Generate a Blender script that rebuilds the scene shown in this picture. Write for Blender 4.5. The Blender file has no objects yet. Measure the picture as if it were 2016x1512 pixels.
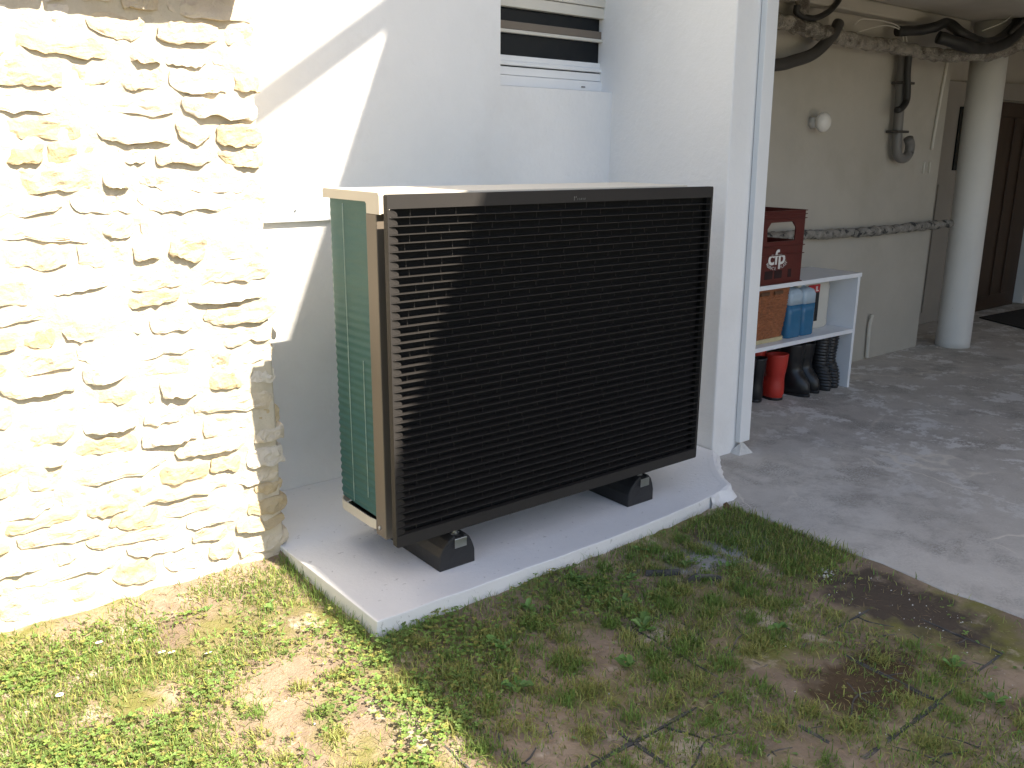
import bpy, bmesh, math, random
import numpy as np
from mathutils import Vector, noise, Matrix

random.seed(7); rng = np.random.default_rng(7)
sc = bpy.context.scene
COL = sc.collection

# ------------------------------------------------------------------ camera, sky, sun, exposure
cam_d = bpy.data.cameras.new('camera'); cam = bpy.data.objects.new('camera', cam_d); COL.objects.link(cam)
sc.camera = cam
YAW, PITCH, ROLL = math.radians(38.2), math.radians(14.861), math.radians(0.475)
fwd = Vector((math.sin(YAW)*math.cos(PITCH), math.cos(YAW)*math.cos(PITCH), -math.sin(PITCH)))
rgt = Vector((math.cos(YAW), -math.sin(YAW), 0)); upv = rgt.cross(fwd)
r2 = rgt*math.cos(ROLL) + upv*math.sin(ROLL); u2 = -rgt*math.sin(ROLL) + upv*math.cos(ROLL)
m = Matrix((r2, u2, -fwd)).transposed().to_4x4(); m.translation = (-1.1405, -1.9658, 1.2021)
cam.matrix_world = m
cam_d.sensor_fit = 'HORIZONTAL'; cam_d.sensor_width = 36.0; cam_d.lens = 36.0*1718.5/2016.0
cam_d.clip_start = 0.02; cam_d.clip_end = 2000

SUN = Vector((-0.286, 0.629, -0.723)).normalized()        # direction the light travels
world = bpy.data.worlds.new('World'); sc.world = world; world.use_nodes = True
nt = world.node_tree; nt.nodes.clear()
sky = nt.nodes.new('ShaderNodeTexSky'); sky.sky_type = 'NISHITA'; sky.sun_disc = False
sky.sun_elevation = math.asin(-SUN.z); sky.sun_rotation = math.atan2(-SUN.x, -SUN.y)
sky.air_density = 1.0; sky.dust_density = 1.5; sky.ozone_density = 1.0
bg = nt.nodes.new('ShaderNodeBackground'); bg.inputs['Strength'].default_value = 0.085
wo = nt.nodes.new('ShaderNodeOutputWorld')
nt.links.new(sky.outputs[0], bg.inputs[0]); nt.links.new(bg.outputs[0], wo.inputs[0])
sd = bpy.data.lights.new('sun', 'SUN'); sd.energy = 5.0; sd.angle = math.radians(0.5); sd.color = (1.0, 0.91, 0.77)
so = bpy.data.objects.new('sun', sd); COL.objects.link(so)
so.rotation_euler = SUN.to_track_quat('-Z', 'Y').to_euler(); so.location = (4, -8, 9)
vs = sc.view_settings
vs.view_transform = 'Standard'; vs.look = 'None'; vs.exposure = 1.53; vs.gamma = 1.0
sc.cycles.max_bounces = 10; sc.cycles.diffuse_bounces = 6; sc.cycles.glossy_bounces = 4
sc.cycles.use_denoising = True
sc.cycles.sample_clamp_indirect = 8.0

# ------------------------------------------------------------------ helpers
class MB:
    def __init__(s): s.v = []; s.f = []
    def add(s, v, f):
        o = len(s.v); s.v += [tuple(p) for p in v]; s.f += [tuple(i+o for i in q) for q in f]; return s
    def box(s, x0, x1, y0, y1, z0, z1):
        v = [(x0,y0,z0),(x1,y0,z0),(x1,y1,z0),(x0,y1,z0),(x0,y0,z1),(x1,y0,z1),(x1,y1,z1),(x0,y1,z1)]
        return s.add(v, [(0,3,2,1),(4,5,6,7),(0,1,5,4),(1,2,6,5),(2,3,7,6),(3,0,4,7)])
    def hexa(s, b, t):            # bottom 4 pts, top 4 pts (counter-clockwise from above)
        return s.add(list(b)+list(t), [(0,3,2,1),(4,5,6,7),(0,1,5,4),(1,2,6,5),(2,3,7,6),(3,0,4,7)])
    def tube(s, pts, r, n=8, cap=True, wob=0.0, freq=18.0, seed=0):
        P = [Vector(p) for p in pts]; rings = []
        for i, p in enumerate(P):
            t = (P[min(i+1, len(P)-1)] - P[max(i-1, 0)]).normalized()
            a = t.cross(Vector((0,0,1))) if abs(t.z) < .9 else t.cross(Vector((1,0,0)))
            a.normalize(); b = t.cross(a)
            rr = r[i] if isinstance(r, (list, tuple)) else r
            ring = []
            for k in range(n):
                an = 2*math.pi*k/n
                q = rr
                if wob:
                    d = a*math.cos(an)+b*math.sin(an)
                    q = rr*(1 + wob*noise.noise((p + d*rr)*freq + Vector((seed,0,0))))
                ring.append(p + (a*math.cos(an)+b*math.sin(an))*q)
            rings.append(ring)
        return s.loft(rings, cap)
    def loft(s, rings, cap=True):
        n = len(rings[0]); v = [q for ring in rings for q in ring]; f = []
        for i in range(len(rings)-1):
            for k in range(n):
                f.append((i*n+k, i*n+(k+1)%n, (i+1)*n+(k+1)%n, (i+1)*n+k))
        if cap:
            f.append(tuple(range(n-1, -1, -1))); f.append(tuple((len(rings)-1)*n+k for k in range(n)))
        return s.add(v, f)
    def prism(s, poly, axis, a, b):   # poly of 2d points extruded along an axis
        def P(u, w, c): return (c,u,w) if axis == 'x' else ((u,c,w) if axis == 'y' else (u,w,c))
        n = len(poly); v = [P(u,w,a) for u,w in poly] + [P(u,w,b) for u,w in poly]
        f = [tuple(range(n)), tuple(range(2*n-1, n-1, -1))] + [(k, (k+1)%n+0, (k+1)%n+n, k+n) for k in range(n)]
        return s.add(v, f)
    def build(s, name, mat, parent=None, bevel=0, smooth=False, seg=2, fix=True):
        me = bpy.data.meshes.new(name)
        off = Vector((0,0,0)); q = parent
        while q is not None: off = off + q.location; q = q.parent
        me.from_pydata([tuple(Vector(p)-off) for p in s.v], [], s.f); me.update()
        if bevel or fix:
            bm = bmesh.new(); bm.from_mesh(me)
            if fix: bmesh.ops.recalc_face_normals(bm, faces=bm.faces[:])
            if bevel:
                es = [e for e in bm.edges if len(e.link_faces) == 2 and e.calc_face_angle(0) > .35]
                bmesh.ops.bevel(bm, geom=es, offset=bevel, segments=seg, affect='EDGES', profile=.5, clamp_overlap=True)
            bm.to_mesh(me); bm.free()
        if smooth:
            me.polygons.foreach_set('use_smooth', [True]*len(me.polygons))
        return link(name, me, mat, parent)

def link(name, me, mat, parent=None):
    ob = bpy.data.objects.new(name, me); COL.objects.link(ob)
    if mat is not None and not me.materials: me.materials.append(mat)
    if parent is not None: ob.parent = parent
    return ob
def tag(o, label=None, cat=None, group=None, kind=None):
    if label: o['label'] = label
    if cat: o['category'] = cat
    if group: o['group'] = group
    if kind: o['kind'] = kind
    return o
def thing(name, label, cat, loc=(0,0,0), group=None):
    o = bpy.data.objects.new(name, None); COL.objects.link(o); o.location = loc; o.empty_display_size = .05
    return tag(o, label, cat, group)

def smooth_path(pts, n=10):
    P = [Vector(p) for p in pts]; P = [P[0]*2-P[1]] + P + [P[-1]*2-P[-2]]; out_ = []
    for i in range(1, len(P)-2):
        for k in range(n):
            t = k/n; a, b, c, d = P[i-1], P[i], P[i+1], P[i+2]
            out_.append(.5*((2*b) + (c-a)*t + (2*a-5*b+4*c-d)*t*t + (3*b-a-3*c+d)*t**3))
    out_.append(P[-2]); return out_
# ---- materials
def mat(name, col, rough=.7, var=.12, scale=8.0, bump=0.0, bscale=60.0, col2=None, mix=(.45,.6), mscale=4.0,
        metal=0.0, spec=.5, rand=0.0, coat=0.0, detail=6, bdist=.004, trans=0.0, aniso=None):
    M = bpy.data.materials.new(name); M.use_nodes = True; t = M.node_tree; N = t.nodes; Lk = t.links
    b = N['Principled BSDF']; tc = N.new('ShaderNodeTexCoord'); src = tc.outputs['Object']
    if aniso:
        mp = N.new('ShaderNodeMapping'); mp.inputs['Scale'].default_value = aniso; Lk.new(src, mp.inputs[0]); src = mp.outputs[0]
    def nz(s, d=6, r=.6):
        n = N.new('ShaderNodeTexNoise'); n.inputs['Scale'].default_value = s; n.inputs['Detail'].default_value = d
        n.inputs['Roughness'].default_value = r; Lk.new(src, n.inputs['Vector']); return n.outputs['Fac']
    def ramp(fac, a, bb, ca, cb):
        r = N.new('ShaderNodeValToRGB'); e = r.color_ramp.elements
        e[0].position = a; e[1].position = bb; e[0].color = (*ca, 1); e[1].color = (*cb, 1); Lk.new(fac, r.inputs[0]); return r.outputs[0]
    c0 = tuple(x*(1-var) for x in col); c1 = tuple(min(1, x*(1+var)) for x in col)
    out = ramp(nz(scale, detail), .3, .7, c0, c1)
    if col2 is not None:
        mx = N.new('ShaderNodeMixRGB'); f = ramp(nz(mscale, 8, .65), mix[0], mix[1], (0,0,0), (1,1,1))
        Lk.new(f, mx.inputs[0]); Lk.new(out, mx.inputs[1]); mx.inputs[2].default_value = (*col2, 1); out = mx.outputs[0]
    if rand:
        oi = N.new('ShaderNodeObjectInfo'); hs = N.new('ShaderNodeHueSaturation')
        mr = N.new('ShaderNodeMapRange'); mr.inputs[3].default_value = 1-rand; mr.inputs[4].default_value = 1+rand
        Lk.new(oi.outputs['Random'], mr.inputs[0]); Lk.new(mr.outputs[0], hs.inputs['Value'])
        mr2 = N.new('ShaderNodeMapRange'); mr2.inputs[3].default_value = 1.35; mr2.inputs[4].default_value = .6
        Lk.new(oi.outputs['Random'], mr2.inputs[0]); Lk.new(mr2.outputs[0], hs.inputs['Saturation'])
        Lk.new(out, hs.inputs['Color']); out = hs.outputs[0]
    Lk.new(out, b.inputs['Base Color'])
    b.inputs['Roughness'].default_value = rough; b.inputs['Metallic'].default_value = metal
    b.inputs['Specular IOR Level'].default_value = spec
    if coat: b.inputs['Coat Weight'].default_value = coat; b.inputs['Coat Roughness'].default_value = .15
    if trans: b.inputs['Transmission Weight'].default_value = trans
    if bump:
        bp = N.new('ShaderNodeBump'); bp.inputs['Strength'].default_value = bump; bp.inputs['Distance'].default_value = bdist
        Lk.new(nz(bscale, 8, .65), bp.inputs['Height']); Lk.new(bp.outputs[0], b.inputs['Normal'])
    M['out'] = 0
    return M

PLASTER = mat('white_plaster', (.80,.79,.77), .85, .03, 2.0, .6, 28, bdist=.006, col2=(.74,.72,.69), mix=(.52,.72), mscale=1.3)
GPLASTER = mat('garage_plaster', (.47,.435,.375), .9, .06, 2.5, .3, 40, col2=(.41,.375,.31), mix=(.5,.75), mscale=1.6)
WHITEP = mat('white_paint', (.80,.81,.83), .5, .03, 6, .1, 60)
PVC = mat('white_pvc', (.78,.78,.77), .3, .02, 5)
STONE = mat('limestone', (.58,.48,.34), .95, .16, 9, .8, 70, col2=(.60,.51,.38), mix=(.45,.62), mscale=12, rand=.16, bdist=.008, spec=.2)
MORTAR = mat('lime_mortar', (.58,.51,.40), .95, .08, 14, .7, 90, col2=(.52,.45,.34), mix=(.55,.75), mscale=9, bdist=.006, spec=.2)
BRICK = mat('terracotta', (.26,.11,.055), .9, .15, 20, .5, 90)
WOOD = mat('old_wood', (.42,.30,.19), .8, .2, 12, .4, 60, aniso=(1,8,8))
CONC = None
PADP = mat('pad_paint', (.76,.75,.74), .7, .04, 3, .5, 45, col2=(.52,.51,.50), mix=(.63,.67), mscale=38, bdist=.004)
PUMPF = mat('dark_paint', (.033,.030,.028), .5, .06, 4, .05, 300, spec=.18)
PUMPI = mat('black_plastic', (.004,.004,.0042), .7, .1, 6, spec=.25)
IVORY = mat('ivory_paint', (.66,.60,.50), .4, .02, 3)
TAUPE = mat('taupe_paint', (.16,.13,.10), .45, .04, 4)
RUBBER = mat('rubber', (.016,.016,.017), .5, .25, 30, .5, 120, bdist=.002)
STEEL = mat('zinc_steel', (.62,.63,.64), .3, .1, 20, metal=1.0)
BLACKR = mat('black_rubber', (.012,.012,.013), .35, .2, 10, .15, 80)
REDR = mat('red_rubber', (.48,.035,.022), .4, .1, 10, .1, 60)
CRATE = mat('crate_plastic', (.095,.014,.010), .45, .1, 8, .05, 90)
CRATED = mat('vent_shade_paint', (.02,.004,.004), .8, .1, 8)
LETTER = mat('white_print', (.72,.70,.66), .6, .05, 40)
WICK = mat('wicker', (.27,.095,.035), .6, .25, 40, .3, 200)
FOAM = mat('cream_base', (.52,.44,.26), .8, .15, 20)
BLUEL = mat('blue_liquid', (.035,.15,.28), .25, .08, 12)
BLUET = mat('clear_can', (.42,.52,.60), .3, .06, 12)
WHITEC = mat('white_can', (.60,.57,.50), .4, .05, 6)
REDP = mat('red_print', (.5,.03,.03), .5, .03, 5)
BLACKP = mat('black_print', (.012,.012,.012), .5, .03, 5)
FOIL = mat('foil', (.50,.46,.40), .24, .3, 20, 1.0, 45, metal=.85, bdist=.03, col2=(.22,.19,.16), mix=(.5,.6), mscale=14)
WOOL = mat('pipe_lagging', (.30,.28,.25), .9, .35, 30, 1.0, 90, bdist=.01, col2=(.05,.05,.05), mix=(.52,.6), mscale=22)
CABLE = mat('black_cable', (.02,.019,.018), .5, .15, 10)
HOSE = mat('grey_hose', (.05,.046,.042), .6, .1, 10)
GPIPE = mat('grey_pipe', (.17,.16,.15), .45, .1, 6)
COLP = mat('column_paint', (.74,.72,.68), .6, .03, 4, .2, 50, col2=(.25,.22,.19), mix=(.70,.72), mscale=14)
DOORB = mat('brown_door', (.05,.028,.018), .45, .15, 4, aniso=(8,8,1))
DOORG = mat('grey_door', (.34,.31,.27), .6, .05, 4)
MATM = mat('mat_fibre', (.035,.03,.026), .95, .2, 60, .6, 300)
BULB = mat('opal_glass', (.78,.75,.70), .25, .02, 3)
ROOFM = mat('roof_tiles', (.24,.12,.07), .9, .2, 6)
GLASS = mat('dark_glass', (.006,.008,.010), .08, .05, 3, spec=.3)
GRID = mat('grid_plastic', (.07,.068,.066), .7, .3, 20, .3, 90, col2=(.20,.17,.14), mix=(.5,.68), mscale=16)
CHIP = mat('pale_chips', (.62,.60,.56), .9, .15, 30)
LEAFB = mat('dry_leaf', (.12,.06,.03), .8, .2, 40)

# film over the coil: greenish, faint bands, semi gloss
FILM = mat('teal_film', (.058,.135,.122), .5, .10, 5, .25, 30, col2=(.045,.125,.125), mix=(.45,.62), mscale=3.5, aniso=(1,.6,2.2), bdist=.006, spec=.2)
FILML = mat('film_seam', (.40,.50,.44), .4, .2, 30)

def concrete_mat():
    M = bpy.data.materials.new('old_concrete'); M.use_nodes = True; t = M.node_tree; N = t.nodes; L = t.links
    b = N['Principled BSDF']; tc = N.new('ShaderNodeTexCoord'); src = tc.outputs['Object']
    def nz(s, d=8, r=.62, dist=0):
        n = N.new('ShaderNodeTexNoise'); n.inputs['Scale'].default_value = s; n.inputs['Detail'].default_value = d
        n.inputs['Roughness'].default_value = r; n.inputs['Distortion'].default_value = dist; L.new(src, n.inputs['Vector']); return n.outputs['Fac']
    def ramp(f, a, bb, ca=(0,0,0), cb=(1,1,1)):
        r = N.new('ShaderNodeValToRGB'); e = r.color_ramp.elements
        e[0].position = a; e[1].position = bb; e[0].color = (*ca,1); e[1].color = (*cb,1); L.new(f, r.inputs[0]); return r.outputs[0]
    def mixc(f, a, c):
        m_ = N.new('ShaderNodeMixRGB'); L.new(f, m_.inputs[0]); L.new(a, m_.inputs[1])
        if isinstance(c, tuple): m_.inputs[2].default_value = (*c,1)
        else: L.new(c, m_.inputs[2])
        return m_.outputs[0]
    base = ramp(nz(1.7), .32, .68, (.44,.405,.36), (.60,.56,.51))
    base = mixc(ramp(nz(3.1, 10, .72, .15), .50, .62), base, (.31,.285,.255))         # damp dark blotches
    fine = mixc(ramp(nz(120, 5, .7), .42, .62), base, ramp(nz(9), .3, .7, (.38,.35,.315), (.60,.565,.515)))
    # lime bloom, mostly deeper in the garage
    sx = N.new('ShaderNodeSeparateXYZ'); L.new(src, sx.inputs[0])
    mr = N.new('ShaderNodeMapRange'); mr.inputs[1].default_value = 1.7; mr.inputs[2].default_value = 2.6; L.new(sx.outputs[0], mr.inputs[0])
    ml = N.new('ShaderNodeMath'); ml.operation = 'MULTIPLY'
    L.new(mr.outputs[0], ml.inputs[0]); L.new(ramp(nz(5.5, 12, .78, .1), .53, .57), ml.inputs[1])
    fine = mixc(ml.outputs[0], fine, (.70,.68,.65))
    # thin pale crack veins
    vo = N.new('ShaderNodeTexVoronoi'); vo.feature = 'DISTANCE_TO_EDGE'; vo.inputs['Scale'].default_value = .9
    mp = N.new('ShaderNodeMapping'); mp.inputs['Scale'].default_value = (2.2,.9,1)
    wv = N.new('ShaderNodeTexNoise'); wv.inputs['Scale'].default_value = 3.0; wv.inputs['Detail'].default_value = 6; L.new(src, wv.inputs['Vector'])
    ad = N.new('ShaderNodeMixRGB'); ad.blend_type = 'ADD'; ad.inputs[0].default_value = .35; L.new(src, ad.inputs[1]); L.new(wv.outputs['Color'], ad.inputs[2])
    L.new(ad.outputs[0], mp.inputs[0]); L.new(mp.outputs[0], vo.inputs['Vector'])
    cr = N.new('ShaderNodeMath'); cr.operation = 'MULTIPLY'
    L.new(ramp(vo.outputs['Distance'], .0, .012, (1,1,1), (0,0,0)), cr.inputs[0]); L.new(ramp(nz(1.3), .48, .6), cr.inputs[1])
    fine = mixc(cr.outputs[0], fine, (.68,.63,.55))
    L.new(fine, b.inputs['Base Color']); b.inputs['Roughness'].default_value = .88; b.inputs['Specular IOR Level'].default_value = .3
    bp = N.new('ShaderNodeBump'); bp.inputs['Strength'].default_value = .45; bp.inputs['Distance'].default_value = .005
    L.new(nz(35, 10, .7), bp.inputs['Height']); L.new(bp.outputs[0], b.inputs['Normal'])
    return M
CONC = concrete_mat()

def soil_mat():
    M = mat('soil', (.36,.27,.19), .95, .25, 7, 1.0, 120, col2=(.22,.165,.12), mix=(.42,.62), mscale=2.6, bdist=.006, spec=.15)
    t = M.node_tree; N = t.nodes; L = t.links; b = N['Principled BSDF']
    old = b.inputs['Base Color'].links[0].from_socket; tc = N.new('ShaderNodeTexCoord')
    def lay(prev, s, a, bb, c):
        n = N.new('ShaderNodeTexNoise'); n.inputs['Scale'].default_value = s; n.inputs['Detail'].default_value = 8; n.inputs['Roughness'].default_value = .65
        L.new(tc.outputs['Object'], n.inputs['Vector']); r = N.new('ShaderNodeValToRGB'); e = r.color_ramp.elements; e[0].position = a; e[1].position = bb
        L.new(n.outputs['Fac'], r.inputs[0]); m_ = N.new('ShaderNodeMixRGB'); L.new(r.outputs[0], m_.inputs[0]); L.new(prev, m_.inputs[1])
        m_.inputs[2].default_value = (*c,1); return m_.outputs[0]
    o = lay(old, 3.3, .48, .62, (.20,.19,.06))      # moss film
    o = lay(o, 4.7, .56, .64, (.54,.44,.34))        # dry crust
    o = lay(o, 95, .66, .70, (.48,.44,.38))          # grit
    # grey cement slurry spilled beside the pad corner, damp dark earth in two spots
    def spot(prev, cx, cy, rad, col, sh):
        vm = N.new('ShaderNodeVectorMath'); vm.operation = 'SUBTRACT'; vm.inputs[1].default_value = (cx, cy, -.05); L.new(tc.outputs['Object'], vm.inputs[0])
        mp = N.new('ShaderNodeMapping'); mp.vector_type = 'POINT'; mp.inputs['Rotation'].default_value = (0,0,sh); mp.inputs['Scale'].default_value = (1/rad[0],1/rad[1],1); L.new(vm.outputs[0], mp.inputs[0])
        ln = N.new('ShaderNodeVectorMath'); ln.operation = 'LENGTH'; L.new(mp.outputs[0], ln.inputs[0])
        n = N.new('ShaderNodeTexNoise'); n.inputs['Scale'].default_value = 16; n.inputs['Detail'].default_value = 8; L.new(tc.outputs['Object'], n.inputs['Vector'])
        m1 = N.new('ShaderNodeMath'); m1.operation = 'MULTIPLY_ADD'; L.new(n.outputs['Fac'], m1.inputs[0]); m1.inputs[1].default_value = 1.6; L.new(ln.outputs['Value'], m1.inputs[2])
        r = N.new('ShaderNodeValToRGB'); e = r.color_ramp.elements; e[0].position = .62; e[1].position = .80; e[0].color = (1,1,1,1); e[1].color = (0,0,0,1)
        m2 = N.new('ShaderNodeMath'); m2.operation = 'DIVIDE'; L.new(m1.outputs[0], m2.inputs[0]); m2.inputs[1].default_value = 2.4; L.new(m2.outputs[0], r.inputs[0])
        mx = N.new('ShaderNodeMixRGB'); L.new(r.outputs[0], mx.inputs[0]); L.new(prev, mx.inputs[1]); mx.inputs[2].default_value = (*col,1); return mx.outputs[0]
    vl = N.new('ShaderNodeVectorMath'); vl.operation = 'LENGTH'; va = N.new('ShaderNodeVectorMath'); va.operation = 'ADD'; va.inputs[1].default_value = (.1,.55,0)
    L.new(tc.outputs['Object'], va.inputs[0]); L.new(va.outputs[0], vl.inputs[0])
    rl = N.new('ShaderNodeMapRange'); rl.inputs[1].default_value = 1.7; rl.inputs[2].default_value = 2.4; L.new(vl.outputs['Value'], rl.inputs[0])
    ml = N.new('ShaderNodeMixRGB'); L.new(rl.outputs[0], ml.inputs[0]); L.new(o, ml.inputs[1]); ml.inputs[2].default_value = (.088,.084,.052,1); o = ml.outputs[0]     # far lawn out of view, darkened to cut its bounce light
    o = spot(o, 1.02, -.33, (.24,.09), (.40,.385,.36), 1.1)
    o = spot(o, 1.16, -.86, (.14,.30), (.10,.078,.06), 0)
    o = spot(o, .72, -1.02, (.20,.11), (.10,.068,.04), 0)
    o = spot(o, .95, -1.40, (.20,.11), (.13,.075,.04), 0)
    L.new(o, b.inputs['Base Color'])
    return M
SOIL = soil_mat()

def leaf_mat(name, tr=.35, rough=.55):
    M = bpy.data.materials.new(name); M.use_nodes = True; t = M.node_tree; N = t.nodes; L = t.links
    b = N['Principled BSDF']; at = N.new('ShaderNodeAttribute'); at.attribute_name = 'Col'
    L.new(at.outputs['Color'], b.inputs['Base Color']); b.inputs['Roughness'].default_value = rough; b.inputs['Specular IOR Level'].default_value = .3
    tl = N.new('ShaderNodeBsdfTranslucent'); L.new(at.outputs['Color'], tl.inputs[0])
    mx = N.new('ShaderNodeMixShader'); mx.inputs[0].default_value = tr
    L.new(b.outputs[0], mx.inputs[1]); L.new(tl.outputs[0], mx.inputs[2]); L.new(mx.outputs[0], N['Material Output'].inputs[0])
    return M
GRASSM = leaf_mat('grass_blades'); CLOVM = leaf_mat('clover_leaves', .3)

# ------------------------------------------------------------------ ground and floor
def vnoise(x, y, f, seed=0):
    x = np.asarray(x)*f + seed*17.3; y = np.asarray(y)*f + seed*9.1
    xi = np.floor(x).astype(np.int64); yi = np.floor(y).astype(np.int64); fx = x-xi; fy = y-yi
    def h(a, b):
        n = (a*374761393 + b*668265263 + seed*1013) & 0x7fffffff
        n = ((n ^ (n >> 13))*1274126177) & 0x7fffffff
        return ((n ^ (n >> 16)) & 0xffff)/65535.0
    u = fx*fx*(3-2*fx); w = fy*fy*(3-2*fy)
    return (h(xi,yi)*(1-u)+h(xi+1,yi)*u)*(1-w) + (h(xi,yi+1)*(1-u)+h(xi+1,yi+1)*u)*w
def fbm(x, y, f, seed=0, o=4):
    s = 0; a = .5
    for k in range(o): s = s + a*vnoise(x, y, f*2**k, seed+k); a *= .5
    return s
def height(x, y):
    x = np.asarray(x, float); y = np.asarray(y, float)
    h = -.056 + .016*(fbm(x, y, 5, 3)-.47) + .010*(fbm(x, y, 22, 8)-.47)
    d = np.clip(-.125-y, 0, 9)                                        # heaped soil along the pad front
    h = h + .012*np.exp(-(d/.05)**2)*(x > -.16)*(x < 1.3)*(.25+1.1*fbm(x, y, 14, 31))
    h = h + .030*np.exp(-((.47-y)/.10)**2)*(x < -.1)                   # and along the stone wall
    h = np.where(x > 1.25, h + np.clip((x-1.25)/.08, 0, 1)*(-.047-h), h)
    h = np.where(x > 1.40, -.12, h)
    return h
def axis_vals(a, b, step, far):
    v = list(np.arange(a, b+step/2, step)); s = step; x = b
    while x < far: s *= 1.35; x += s; v.append(x)
    s = step; x = a
    while x > -far: s *= 1.35; x -= s; v.insert(0, x)
    return np.array(v)
gx = axis_vals(-1.7, 1.45, .011, 400); gy = axis_vals(-2.0, .52, .011, 400)
GX, GY = np.meshgrid(gx, gy)
near = (np.abs(GX) < 6) & (np.abs(GY) < 6)
GZ = np.where(near, height(GX, GY), -.056); GZ = np.where((GY > .5) & (GX > -6), np.minimum(GZ, -.1), GZ)
V = np.stack([GX, GY, GZ], -1).reshape(-1, 3); nx, ny = len(gx), len(gy)
I = np.arange(nx*ny).reshape(ny, nx)
F = np.stack([I[:-1,:-1], I[:-1,1:], I[1:,1:], I[1:,:-1]], -1).reshape(-1, 4)
me = bpy.data.meshes.new('ground'); me.from_pydata(V.tolist(), [], F.tolist()); me.polygons.foreach_set('use_smooth', [True]*len(me.polygons))
tag(link('ground', me, SOIL), kind='structure')

# garage / drive slab, wavy left edge
mb = MB(); edge = []
for k in range(60):
    y = .24 - 6.2*k/59
    edge.append((1.335 + .02*(noise.noise((y*5, 3, 0))) + .012*noise.noise((y*17, 1, 0)) + (.10*max(0, (y+.12)/.36) if y > -.12 else 0), y))
poly = [(1.62,.30),(1.9,.30),(1.9,1.6),(8.9,1.6),(8.9,-6.0)] + edge[::-1]
mb.prism(poly, 'z', -.042, -.2); mb.build('concrete_floor', CONC, bevel=.006).__setitem__('kind', 'structure')

# ------------------------------------------------------------------ house
house = thing('house', 'white rendered house with a recessed window, a pier and an open garage', 'house', (1.66, .9, 0))
mb = MB(); mb.box(-2.4, 1.04, .895, 1.2, -.2, 3.9); mb.box(1.04, 1.70, .895, 1.2, -.2, 1.455); mb.box(1.04, 1.70, .895, 1.2, 2.06, 3.9)
mb.build('rear_wall', PLASTER, house, fix=False)
mb = MB(); mb.hexa([(1.684,.25,-.2),(1.865,.25,-.2),(1.865,1.25,-.2),(1.652,1.25,-.2)], [(1.640,.25,2.0),(1.83,.25,2.0),(1.83,1.25,2.0),(1.652,1.25,2.0)])
mb.box(1.60, 1.84, .26, 1.25, 2.0, 3.9)
tag(mb.build('pier', PLASTER, house, bevel=.006), 'white rendered pier between the heat pump corner and the garage')
mb = MB(); mb.hexa([(1.825,.222,.006),(1.893,.222,.006),(1.893,.247,.006),(1.825,.247,.006)], [(1.778,.222,1.99),(1.850,.222,1.99),(1.850,.247,1.99),(1.778,.247,1.99)])
tag(mb.build('edge_board', PVC, house, bevel=.002), 'narrow white board down the edge of the pier')
mb = MB(); mb.add([(1.80,.20,-.045),(1.885,.19,-.045),(1.90,.26,-.045),(1.80,.26,-.045),(1.835,.225,.004),(1.86,.23,.0)], [(0,1,5,4),(1,2,5),(0,4,3),(3,4,5,2)])
mb.build('cement_patch', CHIP, house)
mb = MB(); mb.box(1.83, 4.575, .885, 1.5, -.2, 2.3); mb.build('garage_wall', GPLASTER, house, bevel=.006)
mb = MB(); mb.box(4.4, 8.8, 1.30, 1.5, -.2, 2.3); mb.build('recess_wall', GPLASTER, house)
mb = MB(); mb.box(8.5, 8.8, -4.6, 1.3, -.2, 2.3); mb.build('end_wall', GPLASTER, house)  # unseen end of the garage, kept to stop light coming in
mb = MB(); mb.box(1.85, 8.8, -1.6, 1.5, 2.0, 2.2); mb.build('ceiling', GPLASTER, house)
mb = MB(); mb.box(1.84, 4.57, .80, .884, 1.93, 1.999); mb.build('ceiling_beam', GPLASTER, house, bevel=.01)
mb = MB(); mb.box(4.2, 8.8, -4.6, -4.4, -.2, 4.49); mb.box(1.92, 8.8, -1.6, -1.4, 2.2, 4.49); mb.box(1.92, 2.1, -1.4, 1.5, 2.2, 4.49); mb.build('storey_and_shade_wall', PLASTER, house)  # first box: unseen wall added across the drive to darken the garage
# roof over the drive: its left edge throws the shade line across the pump
def redge(y): return 1.753 + .0224*y
mb = MB(); y0, y1 = -6.0, 1.6
mb.hexa([(redge(y0),y0,4.5),(9.0,y0,4.5),(9.0,y1,4.5),(redge(y1),y1,4.5)], [(redge(y0),y0,4.6),(9.0,y0,4.6),(9.0,y1,4.6),(redge(y1),y1,4.6)])
mb.build('roof', ROOFM, house)
a = Vector((1.80,-1.57,4.60)); b_ = Vector((1.056,-1.57,4.093)); n_ = (b_-a).normalized().cross(Vector((0,1,0))).normalized()*.042; t_ = Vector((0,.012,0))
mb = MB(); mb.hexa([a-n_-t_, b_-n_-t_, b_-n_+t_, a-n_+t_], [a+n_-t_, b_+n_-t_, b_+n_+t_, a+n_+t_]); mb.build('shadow_bar', WOOD, house)  # unseen bar added to cast the diagonal shadow band on the rear wall
for py in (-5.6,):
    mb = MB(); mb.box(2.2, 2.4, py, py+.2, -.05, 4.49); mb.build('roof_post', WOOD, house)

# column
mb = MB(); ring = lambda z, r, dx: [(4.80+dx+r*math.cos(2*math.pi*k/40), .75+r*math.sin(2*math.pi*k/40), z) for k in range(40)]
mb.loft([ring(-.05,.108,.0), ring(.0,.108,0), ring(1.0,.107,-.02), ring(2.0,.106,-.05)])
tag(mb.build('column', COLP, house, smooth=True), 'round white painted column with chipped paint')

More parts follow.
